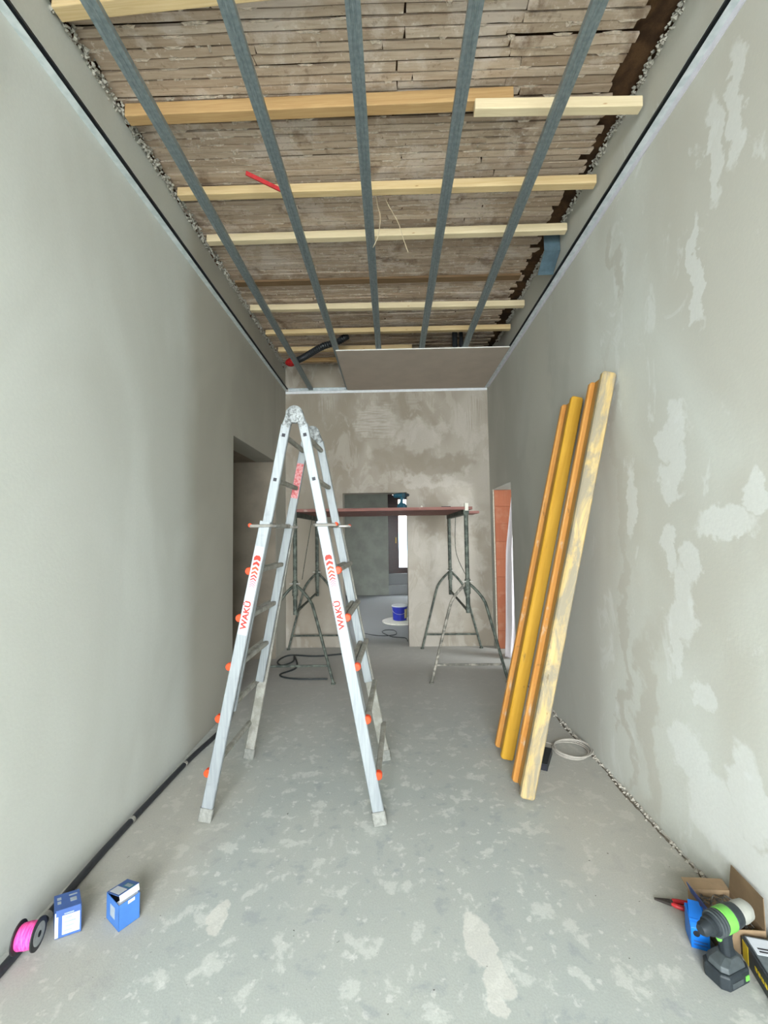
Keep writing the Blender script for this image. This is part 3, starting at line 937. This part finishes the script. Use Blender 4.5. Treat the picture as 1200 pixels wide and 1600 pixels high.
# ------------------------------------------------------------------ cordless drills
simple('tool_black', (40, 46, 50), 0.5, 0, 0.4, 0.1, 40, 0.05)
simple('tool_grey', (70, 76, 78), 0.55, 0, 0.4, 0.1, 40, 0.05)
simple('tool_green', (112, 186, 80), 0.5, 0, 0.4, 0.05, 40, 0)
simple('tool_teal', (40, 84, 100), 0.45, 0, 0.4, 0.08, 40, 0)
simple('tool_silver', (168, 168, 160), 0.5, 0.3, 0.4, 0.05, 40, 0)
def drill(loc, rz, label, shell, accent, rear, sc=1.0):
    t = thing('cordless_drill', label, 'drill', loc, rz)
    t.scale = (sc, sc, sc)
    b = MB()
    # battery: tapered block with chamfered corners
    def ring(z, x0, x1, y, c):
        return [(x0 + c, -y, z), (x1 - c, -y, z), (x1, -y + c, z), (x1, y - c, z), (x1 - c, y, z), (x0 + c, y, z), (x0, y - c, z), (x0, -y + c, z)]
    def loft(rings):
        k = len(rings[0])
        vs = [p for r in rings for p in r]
        fs = [(i * k + j, i * k + (j + 1) % k, (i + 1) * k + (j + 1) % k, (i + 1) * k + j) for i in range(len(rings) - 1) for j in range(k)]
        fs += [tuple(range(k - 1, -1, -1)), tuple(range((len(rings) - 1) * k, len(rings) * k))]
        return MB().add(vs, fs)
    bat = loft([ring(0, -.055, .066, .040, .016), ring(.004, -.059, .07, .043, .018), ring(.040, -.059, .07, .043, .018), ring(.046, -.054, .066, .039, .016)]).build('battery', shell, t, bevel=.003)
    MB().span((.034, -.0445, .012), (.050, -.0425, .028)).build('battery_badge', accent, bat)
    MB().span((-.03, -.0445, .010), (.02, -.0425, .026)).build('battery_label', 'tool_grey', bat)
    loft([ring(.0465, -.050, .062, .037, .016), ring(.062, -.046, .058, .034, .016), ring(.075, -.012, .045, .024, .012)]).build('base_shoe', 'tool_grey' if shell != 'tool_teal' else shell, t, bevel=.003)
    grip = loft([ring(.072, -.006, .044, .019, .010), ring(.095, -.008, .034, .0175, .010), ring(.13, -.012, .030, .0175, .010), ring(.165, -.018, .036, .021, .010)]).build('grip', shell, t, bevel=.003)
    MB().tube(smooth_path([(-.010, 0, .155), (-.024, 0, .142), (-.018, 0, .125)], 4), .009, 8).build('trigger', accent, grip, True)
    hz = .180
    hd = MB().lathe((-.052, 0, hz), (1, 0, 0), [(0, .026), (.004, .031), (.05, .034), (.10, .035), (.118, .033), (.122, .030)], 20).build('motor_housing', shell, t, True)
    MB().lathe((.068, 0, hz), (1, 0, 0), [(0, .031), (.02, .033), (.05, .030), (.064, .020), (.066, .01)], 20).build('rear_cap', rear, t, True)
    MB().lathe((-.01, 0, hz), (1, 0, 0), [(0, .0352), (.001, .0365), (.036, .0368), (.038, .0355)], 20).build('colour_band', accent, hd, True)
    ck = MB().lathe((-.053, 0, hz), (-1, 0, 0), [(0, .024), (.012, .026), (.016, .026), (.018, .021), (.040, .020), (.052, .014), (.053, .004)], 16).build('chuck', 'tool_black', t, True)
    for k in range(7):
        MB().lathe((-.045 + .012 * k, 0, hz), (1, 0, 0), [(0, .0345), (.001, .0362), (.004, .0362), (.005, .0345)], 20).build('vent_rib', 'tool_grey', hd, True)
    return t
drill((1.155, 1.575, 0), math.radians(20), 'black and green cordless drill standing on its battery on the floor', 'tool_black', 'tool_green', 'tool_silver', 1.05)
drill((.125, 4.60, 1.8555), math.radians(150), 'teal cordless drill standing on the trestle planks', 'tool_teal', 'tool_teal', 'tool_teal', .80)

# ------------------------------------------------------------------ formwork beams leaning on the right wall
def beam_mat(name, a, b, stain, lo, hi, amt):
    g = NG(name, 0.6, 0, 0.35)
    g.P(True)
    gr = g.noise(1.0, 5, 0.6, 0.6, g.scaled((30, 30, 2)))
    sn = g.noise(1.0, 7, 0.7, 0.6, g.scaled((9, 9, 3)))
    c = g.mix(g.ramp(gr, 0.3, 0.7), srgb(*a), srgb(*b))
    c = g.mix(g.ramp(sn, lo, hi, 0, amt), c, srgb(*stain))
    dk = g.noise(1.0, 5, 0.65, 0.5, g.scaled((22, 22, 9), (3, 1, 2)))
    c = g.mix(g.ramp(dk, 0.64, 0.74, 0, 0.6), c, srgb(96, 78, 52))
    g.color(c)
    g.bump(sn, 0.1, 0.003)
    M[name] = g.mat
beam_mat('beam_pale', (178, 152, 100), (194, 170, 120), (132, 126, 112), 0.40, 0.56, 0.85)
beam_mat('beam_orange', (194, 132, 62), (206, 150, 80), (206, 192, 170), 0.58, 0.68, 0.7)
beam_mat('beam_yellow', (186, 138, 36), (198, 152, 50), (176, 160, 110), 0.62, 0.72, 0.6)
beam_mat('beam_web', (176, 132, 66), (190, 146, 78), (150, 130, 100), 0.5, 0.65, 0.6)
def h_beam(x0, y0, length, tilt, front, rear, label, lean=0.0, y_top=0.0):
    t = thing('formwork_beam', label, 'beam', (x0, y0, 0), 0)
    # local z runs along the beam; front flange towards the camera
    t.rotation_euler = (-y_top, tilt, 0)
    W, T, H = .085, .042, .20
    def flange(yc, z0, z1, mat):
        w, tt, c = W / 2, T / 2, .008
        prof = [(-w + c, -tt), (w - c, -tt), (w, -tt + c), (w, tt - c), (w - c, tt), (-w + c, tt), (-w, tt - c), (-w, -tt + c)]
        rings = []
        for z_, k in ((z0, .86), (z0 + .008, 1), (z1 - .012, 1), (z1, .82)):
            rings.append([(p * k, yc + q * k, z_) for p, q in prof])
        vs = [p for r in rings for p in r]
        fs = [(i * 8 + j, i * 8 + (j + 1) % 8, (i + 1) * 8 + (j + 1) % 8, (i + 1) * 8 + j) for i in range(3) for j in range(8)]
        fs += [tuple(range(7, -1, -1)), tuple(range(24, 32))]
        return MB().add(vs, fs).build('flange', mat, t)
    flange(T / 2, .02, length, front)['label'] = 'front flange of the beam'
    MB().span((-.0135, T - .004, .03), (.0135, H - T + .004, length - .01)).build('web', 'beam_web', t)
    flange(H - T / 2, .02, length - .012, rear)['label'] = 'rear flange of the beam'
    return t
h_beam(.765, 2.52, 2.615, math.radians(13.0), 'beam_pale', 'beam_orange', 'weathered pale formwork beam leaning on the right wall, nearest of two')
h_beam(.765, 2.945, 2.60, math.radians(12.9), 'beam_yellow', 'beam_orange', 'bright yellow formwork beam leaning on the right wall behind the pale one')

# ------------------------------------------------------------------ things on the floor, left
simple('conduit', (44, 46, 50), 0.5, 0, 0.4, 0.1, 60, 0.05)
path = smooth_path([(-1.445, 1.20, .017), (-1.44, 1.55, .017), (-1.452, 1.85, .017), (-1.462, 2.13, .017), (-1.455, 2.6, .017), (-1.44, 3.0, .017), (-1.405, 3.30, .017), (-1.40, 3.5, .017), (-1.44, 3.75, .017)], 6)
o = thing('conduit', 'black cable conduit lying along the foot of the left wall', 'conduit', (-1.45, 1.2, 0))
MB().tube([p - Vector((-1.45, 1.2, 0)) for p in path], .0165, 10).build('tube', 'conduit', o, True)
simple('strap_grey', (150, 148, 140), 0.6, 0.2, 0.4, 0.05, 40, 0)
for k, yy in enumerate((1.78, 2.36, 2.92)):
    px = min(path, key=lambda p: abs(p.y - yy))
    MB().tube([(px.x + 1.45, yy - 1.2 - .010, .017), (px.x + 1.45, yy - 1.2 + .010, .017)], .0185, 10).build('strap', 'strap_grey', o, True)

simple('carton_blue', (66, 98, 158), 0.55, 0, 0.35, 0.05, 20, 0)
simple('carton_light', (66, 112, 178), 0.5, 0, 0.35, 0.04, 20, 0)
simple('carton_dark', (64, 92, 150), 0.55, 0, 0.35, 0.05, 20, 0)
simple('carton_white', (206, 210, 216), 0.7, 0, 0.3, 0.03, 30, 0)
simple('print_grey', (150, 160, 170), 0.7, 0, 0.3, 0.05, 30, 0)
simple('print_teal', (56, 120, 136), 0.6, 0, 0.3, 0.05, 30, 0)
simple('carton_inside', (34, 36, 40), 0.9, 0, 0.2, 0.1, 30, 0)
def carton(loc, rz, w, d, h, label, lid_tilt, kind, skew=0.0):
    """small screw carton: front face at -y, lid hinged at the back edge"""
    t = thing('screw_carton', label, 'carton', loc, rz)
    th = .0018
    body = MB()
    body.span((-w / 2, -d / 2, 0), (w / 2, d / 2, th))
    body.span((-w / 2, -d / 2, 0), (w / 2, -d / 2 + th, h)).span((-w / 2, d / 2 - th, 0), (w / 2, d / 2, h))
    body.span((-w / 2, -d / 2, 0), (-w / 2 + th, d / 2, h)).span((w / 2 - th, -d / 2, 0), (w / 2, d / 2, h))
    b = body.build('body', 'carton_blue' if kind == 1 else 'carton_light', t)
    MB().span((-w / 2 + .004, -d / 2 + .004, .004), (w / 2 - .004, d / 2 - .004, h - .016)).build('contents', 'carton_inside', t)
    ct, st_ = math.cos(lid_tilt), math.sin(lid_tilt)
    def L(p):                     # lid space: x, distance from hinge towards the front, up
        return Vector((p[0], d / 2 - p[1] * ct + p[2] * st_, h + .001 + p[1] * st_ + p[2] * ct))
    def lidbox(a, c_):
        m_ = MB().span(a, c_)
        m_.v = [L(p) for p in m_.v]
        return m_
    lid = lidbox((-w / 2, 0, 0), (w / 2, d, th)).build('lid', 'carton_dark' if kind == 1 else 'carton_blue', t)
    fl_ = lidbox((-w / 2 + .003, d - .001, -.022), (w / 2 - .003, d + .0008, .0005)).build('tuck_flap', 'carton_white' if kind == 2 else 'carton_dark', lid)
    if kind == 1:
        for (x0, x1, q0, q1) in ((-.034, -.020, .020, .036), (-.034, -.022, .044, .060), (.008, .030, .040, .062), (.006, .034, .018, .026)):
            lidbox((x0, q0, th), (x1, q1, th + .0006)).build('print_mark', 'print_grey', lid)
        MB().span((-.020, -d / 2 - .0007, .010), (w / 2 - .006, -d / 2, h - .012)).build('label_sheet', 'carton_white', b)
        for k in range(5):
            MB().span((-.014 + .004 * (k % 2), -d / 2 - .0014, .020 + .016 * k), (.012 + .006 * (k % 3), -d / 2 - .0008, .026 + .016 * k)).build('print_line', 'print_grey', b)
        MB().span((-w / 2 - .001, -d / 2 - .0007, .004), (-w / 2 + .010, -d / 2, h - .003)).build('side_flap', 'carton_white', b)
    else:
        lidbox((-w / 2 + .006, .012, th), (-.002, d - .012, th + .0006)).build('label_sheet', 'carton_white', lid)
        lidbox((.004, .040, th), (.026, d - .004, th + .0006)).build('picture', 'print_teal', lid)
        lidbox((.008, .050, th + .0006), (.022, d - .014, th + .0012)).build('print_mark', 'print_grey', lid)
        MB().span((-.006, -d / 2 - .0007, h - .016), (.020, -d / 2, h - .004)).build('tab', 'carton_white', b)
        MB().span((-w / 2 - .0007, -.02, .03), (-w / 2, .02, .075)).build('side_print', 'print_grey', b)
        MB().span((-w / 2 + .002, -d / 2 + .003, h - .006), (w / 2 - .002, -d / 2 + .030, h - .003)).build('inner_flap', 'carton_white', b)
    if skew:                      # the carton is pushed out of square
        for ob in t.children_recursive:
            for v_ in ob.data.vertices:
                v_.co.x -= skew * v_.co.y
    return t
carton((-1.345, 1.755, 0), math.radians(26), .086, .095, .10, 'closed blue screw carton with white label beside the pink twine spool', math.radians(2), 1, .28)
carton((-1.142, 1.796, 0), math.radians(56), .080, .112, .100, 'light blue screw carton with its lid half open, standing away from the wall', math.radians(17), 2)

simple('spool_black', (40, 38, 40), 0.5, 0, 0.4, 0.1, 40, 0)
simple('spool_label', (148, 150, 148), 0.7, 0, 0.3, 0.1, 20, 0)
g = NG('twine_pink', 0.7, 0, 0.3)
g.P(True)
nz = g.noise(1.0, 3, 0.6, 0.4, g.scaled((260, 30, 30)))
g.color(g.mix(g.ramp(nz, 0.3, 0.7), srgb(226, 40, 132), srgb(255, 104, 178)))
g.bump(nz, 0.5, 0.003)
M['twine_pink'] = g.mat
t = thing('twine_spool', 'black spool of bright pink twine resting against the conduit', 'spool', (-1.392, 1.625, .034), math.radians(12))
RS = .051
for s in (-1, 1):
    f_ = MB().lathe((s * .032 - .003, 0, RS), (1, 0, 0), [(0, RS - .003), (.001, RS), (.005, RS), (.006, RS - .003)], 28).build('flange', 'spool_black', t, True)
    if s > 0:
        MB().lathe((.0352, 0, RS), (1, 0, 0), [(0, .036), (.001, .036)], 24).build('paper_label', 'spool_label', f_, True)
        MB().lathe((.0364, 0, RS), (1, 0, 0), [(0, .010), (.001, .010)], 12).build('bore', 'carton_inside', f_, True)
MB().lathe((-.030, 0, RS), (1, 0, 0), [(0, .036), (.006, .040), (.03, .042), (.054, .040), (.06, .036)], 28).build('twine', 'twine_pink', t, True)

# ------------------------------------------------------------------ things on the floor, right
simple('cardboard', (138, 116, 90), 0.9, 0, 0.2, 0.08, 15, 0.05)
simple('cardboard_in', (120, 100, 76), 0.9, 0, 0.2, 0.08, 15, 0.05)
simple('box_blue', (20, 112, 206), 0.45, 0, 0.4, 0.05, 15, 0)
simple('box_blue_dark', (52, 84, 146), 0.5, 0, 0.4, 0.05, 15, 0)
t = thing('cardboard_box', 'open brown cardboard box with raised flaps against the right wall', 'box', (1.290, 1.742, 0), math.radians(-3))
th = .003
w, d, h = .165, .18, .085
b = MB().span((-w / 2, -d / 2, 0), (w / 2, d / 2, th)).span((-w / 2, -d / 2, th), (w / 2, -d / 2 + th, h)).span((-w / 2, d / 2 - th, th), (w / 2, d / 2, h)).span((-w / 2, -d / 2 + th, th), (-w / 2 + th, d / 2 - th, h)).span((w / 2 - th, -d / 2 + th, th), (w / 2, d / 2 - th, h)).build('body', 'cardboard', t)
MB().add([(w / 2 - .003, -d / 2, h), (w / 2 - .003, d / 2, h), (w / 2 + .010, d / 2, h + .10), (w / 2 + .010, -d / 2 + .02, h + .10), (w / 2, -d / 2, h), (w / 2, d / 2, h), (w / 2 + .013, d / 2, h + .10), (w / 2 + .013, -d / 2 + .02, h + .10)],
         [(0, 1, 2, 3), (7, 6, 5, 4), (0, 4, 5, 1), (1, 5, 6, 2), (2, 6, 7, 3), (3, 7, 4, 0)]).build('flap', 'cardboard_in', t)
MB().box((0, d / 2 + .022, h + .004), (w, .002, .045), Euler((-1.35, 0, 0)).to_matrix()).build('flap', 'cardboard', t)
MB().box((-w / 2 - .006, .01, h + .018), (.002, d * .7, .045), Euler((0, -.35, 0)).to_matrix()).build('flap', 'box_blue_dark', t)
simple('screw_grey', (96, 96, 92), 0.5, 0.4, 0.4, 0.3, 120, 0.3)
o = MB()
rs = random.Random(5)
for k in range(120):
    c0 = Vector((rs.uniform(-.07, .07), rs.uniform(-.08, .08), h - .035 + rs.uniform(0, .03)))
    dv = Vector((rs.uniform(-1, 1), rs.uniform(-1, 1), rs.uniform(-.2, .5))).normalized() * .016
    o.tube([c0 - dv, c0 + dv], .0016, 4)
o = o.build('screws', 'screw_grey', None)
o.location = t.location
o['kind'] = 'stuff'
tag(o, 'loose grey screws heaped inside the open cardboard box', 'screws')

t = thing('blue_packet', 'bright blue open packet standing left of the black drill', 'packet', (1.152, 1.702, 0), math.radians(-20))
w, d, h = .060, .075, .085
b = MB().prism([(-d / 2, 0), (d / 2, 0), (d / 2, h + .02), (-d / 2 + .02, h + .006), (-d / 2, h - .012)], 0, -w / 2, w / 2).build('body', 'box_blue', t, bevel=.002)
MB().add([(-w / 2, -d / 2 + .012, h), (w / 2, -d / 2 + .012, h), (w / 2 - .012, d / 2, h + .035), (-w / 2 + .012, d / 2, h + .035),
          (-w / 2, -d / 2 + .014, h - .002), (w / 2, -d / 2 + .014, h - .002), (w / 2 - .012, d / 2 + .002, h + .033), (-w / 2 + .012, d / 2 + .002, h + .033)],
         [(0, 1, 2, 3), (7, 6, 5, 4), (0, 4, 5, 1), (1, 5, 6, 2), (2, 6, 7, 3), (3, 7, 4, 0)]).build('flap', 'box_blue', t)
MB().lathe((-.012, -d / 2 + .001, h - .030), (0, -1, 0), [(0, .011), (.0018, .011)], 14).build('thumb_hole', 'carton_inside', b, True)
MB().span((-.022, -d / 2 - .0008, .014), (.022, -d / 2, .018)).build('print_line', 'box_blue_dark', b)
MB().span((-.022, -d / 2 - .0008, .026), (.022, -d / 2, .030)).build('print_line', 'box_blue_dark', b)

t = thing('pliers', 'pliers with red handles lying on the floor beside the blue packet', 'pliers', (1.148, 1.858, 0), math.radians(-20))
simple('plier_red', (196, 44, 50), 0.45, 0, 0.4, 0.06, 40, 0)
simple('plier_steel', (74, 68, 64), 0.45, 0.5, 0.4, 0.1, 40, 0)
for s in (-1, 1):
    MB().tube(smooth_path([(0, s * .004, .011), (.03, s * .014, .011), (.075, s * .018, .011), (.115, s * .012, .011)], 5), [.006] * 3 + [.0085] * 11 + [.007] * 2, 8).build('handle', 'plier_red', t, True)
    MB().add([(-.055, s * .0005, .006), (-.055, s * .003, .006), (.004, s * .012, .004), (.004, s * .0005, .004), (-.055, s * .0005, .012), (-.055, s * .003, .012), (.004, s * .012, .016), (.004, s * .0005, .016)],
             [(0, 1, 2, 3), (7, 6, 5, 4), (0, 4, 5, 1), (1, 5, 6, 2), (2, 6, 7, 3), (3, 7, 4, 0)]).build('jaw', 'plier_steel', t)
MB().lathe((.004, 0, .003), (0, 0, 1), [(0, .009), (.015, .009), (.017, .006)], 12).build('pivot', 'plier_steel', t, True)

simple('case_black', (52, 56, 60), 0.45, 0, 0.4, 0.1, 60, 0)
simple('case_grey', (104, 112, 116), 0.4, 0, 0.4, 0.1, 60, 0)
simple('case_yellow', (206, 178, 40), 0.5, 0, 0.4, 0.05, 30, 0)
t = thing('bit_case', 'black and yellow boxed case with white label right of the drill', 'case', (1.312, 1.505, 0), math.radians(-13))
b = MB().span((-.07, -.14, 0), (.07, .13, .072)).build('body', 'case_black', t, bevel=.004)
MB().span((-.062, -.135, .072), (.066, .125, .078)).build('lid', 'case_grey', t, bevel=.002)
MB().span((-.0712, .085, .004), (-.0700, .118, .068)).build('yellow_stripe', 'case_yellow', b)
for k in range(4):
    MB().span((-.0712, -.02 + .018 * k, .030), (-.0700, -.008 + .018 * k, .044)).build('yellow_mark', 'case_yellow', b)
lb = MB().span((-.058, .052, .0782), (.022, .118, .0790)).build('label_sheet', 'carton_white', t)
for k in range(2):
    MB().span((-.045, .062 + .012 * k, .0790), (.006, .068 + .012 * k, .0794)).build('print_line', 'plug_black', lb)
MB().span((.008, .056, .0790), (.021, .086, .0794)).build('print_mark', 'case_yellow', lb)
MB().span((-.02, -.10, .078), (.062, -.04, .0785)).build('yellow_panel', 'case_yellow', t)

simple('wire_grey', (176, 170, 160), 0.6, 0, 0.3, 0.06, 40, 0)
rs = random.Random(9)
pts = []
for k in range(4 * 20 + 4):
    a_ = k / 20 * 2 * math.pi + 2.4
    rr = .115 + .012 * math.sin(k * .37) + .004 * (k // 20)
    pts.append((rr * math.cos(a_), rr * 1.0 * math.sin(a_), .005 + .0055 * (k / 20) + .008 * max(0, math.cos(a_))))
pts = [(-.16, .15, .012), (-.14, .12, .007)] + pts
o = MB().tube(smooth_path(pts, 2), .0042, 6).build('wire_coil', 'wire_grey', None, True)
o.location = (1.27, 3.09, 0)
tag(o, 'loose coil of pale cable on the floor at the foot of the right wall', 'cable coil')
o = thing('black_stub', 'short black rectangular pipe stub on the floor behind the pale beam', 'pipe', (1.03, 2.96, 0), math.radians(62))
MB().span((-.12, -.032, 0), (.12, .032, .045)).build('duct', 'hose_black', o, bevel=.004)
MB().span((-.124, -.026, .005), (-.12, .026, .040)).build('end_cap', 'plug_black', o)

# broken strip where the right wall meets the floor
simple('rubble', (186, 180, 168), 0.95, 0, 0.2, 0.15, 60, 0.3, False)
simple('crack_dark', (112, 104, 93), 0.95, 0, 0.2, 0.2, 40, 0.3, False)
rs = random.Random(21)
n = 150
left, right = [], []
for i in range(n + 1):
    y = 1.35 + (4.4 - 1.35) * i / n
    w_ = .005 + .006 * abs(math.sin(y * 4.1) + .6 * math.sin(y * 11.3)) + rs.uniform(-.003, .004)
    left.append((XR - .022 - w_ + .006 * math.sin(y * 7), y, .0012))
    right.append((XR - .018 + .006 * math.sin(y * 7) + rs.uniform(-.003, .003), y, .0012))
o = MB().sheet([left, right]).build('floor_crack', 'crack_dark', fl)
mb = MB()
for i in range(420):
    y = rs.uniform(1.3, 4.8)
    s = rs.uniform(.003, .013)
    x = XR - abs(rs.gauss(0, .016)) - .002
    pts = [Vector((s * rs.uniform(.6, 1.2), 0, 0)), Vector((0, s * rs.uniform(.8, 1.8), 0)), Vector((-s, 0, 0)), Vector((0, -s, 0)), Vector((0, 0, -s * .5)), Vector((0, 0, s * .8))]
    mb.add([p + Vector((x, y, s * .4)) for p in pts], [(0, 1, 4), (1, 2, 4), (2, 3, 4), (3, 0, 4), (1, 0, 5), (2, 1, 5), (3, 2, 5), (0, 3, 5)])
o = mb.build('plaster_rubble', 'rubble', None)
o['kind'] = 'stuff'
tag(o, 'crumbled plaster rubble along the foot of the right wall', 'rubble')

# ------------------------------------------------------------------ far room and platform cables
simple('bucket_blue', (34, 44, 150), 0.4, 0, 0.4, 0.05, 15, 0)
t = thing('paint_bucket', 'dark blue plastic bucket with white lid in the far room', 'bucket', (.125, 7.55, .035))
bk = MB().lathe((0, 0, 0), (0, 0, 1), [(0, .115), (.005, .120), (.22, .135), (.225, .14), (.24, .14)], 28).build('body', 'bucket_blue', t, True)
MB().lathe((0, 0, .2405), (0, 0, 1), [(0, .142), (.004, .146), (.018, .146), (.022, .135), (.022, .02)], 28).build('lid', 'carton_white', t, True)
rows = [[(.1375 * math.cos(a_) * (.93 + .05 * zz / .2), .1375 * math.sin(a_) * (.93 + .05 * zz / .2), zz) for a_ in [-.9 + .14 * k for k in range(12)]] for zz in (.04, .12, .20)]
simple('bucket_label', (196, 184, 140), 0.6, 0, 0.3, 0.08, 20, 0)
MB().sheet(rows).build('label_sheet', 'bucket_label', bk, True, solid=.0012)
MB().tube([(.142 * math.cos(a_), -.03 - .11 * math.sin(a_) * .9, .215 - .10 * math.sin(a_)) for a_ in [math.pi * k / 14 for k in range(15)]], .003, 6).build('handle', 'chrome', t, True)
o = MB().lathe((0, 0, 0), (0, 0, 1), [(0, .30), (.008, .32), (.026, .32), (.034, .30)], 36).build('round_board', 'offcut_white', None, True)
o.location = (.13, 7.52, 0)
tag(o, 'round white board on the floor under the blue bucket', 'board')
simple('cable_dark', (52, 56, 56), 0.5, 0, 0.3, 0.1, 40, 0)
tag(MB().tube(smooth_path([(-.55, 6.75, .006), (-.30, 6.55, .006), (-.10, 6.50, .006), (.05, 6.60, .006), (.02, 6.85, .006), (-.12, 6.88, .006), (-.17, 6.70, .012), (-.02, 6.42, .012), (.18, 6.35, .008), (.21, 6.16, .008)]), .006, 6).build('cable', 'cable_dark', None, True), 'dark cable looping across the far room floor inside the doorway', 'cable')
tag(MB().tube(smooth_path([(-.62, 5.55, .010), (-1.0, 5.45, .010), (-1.35, 5.5, .010), (-1.44, 5.25, .012), (-1.34, 5.05, .02), (-1.24, 5.2, .02), (-1.28, 5.45, .012), (-1.15, 5.0, .010), (-1.28, 4.75, .010), (-1.1, 4.62, .010), (-.72, 4.6, .010)]), .010, 8).build('hose_loop', 'cable_dark', None, True), 'dark hose lying in loops on the floor under the left trestle', 'hose')
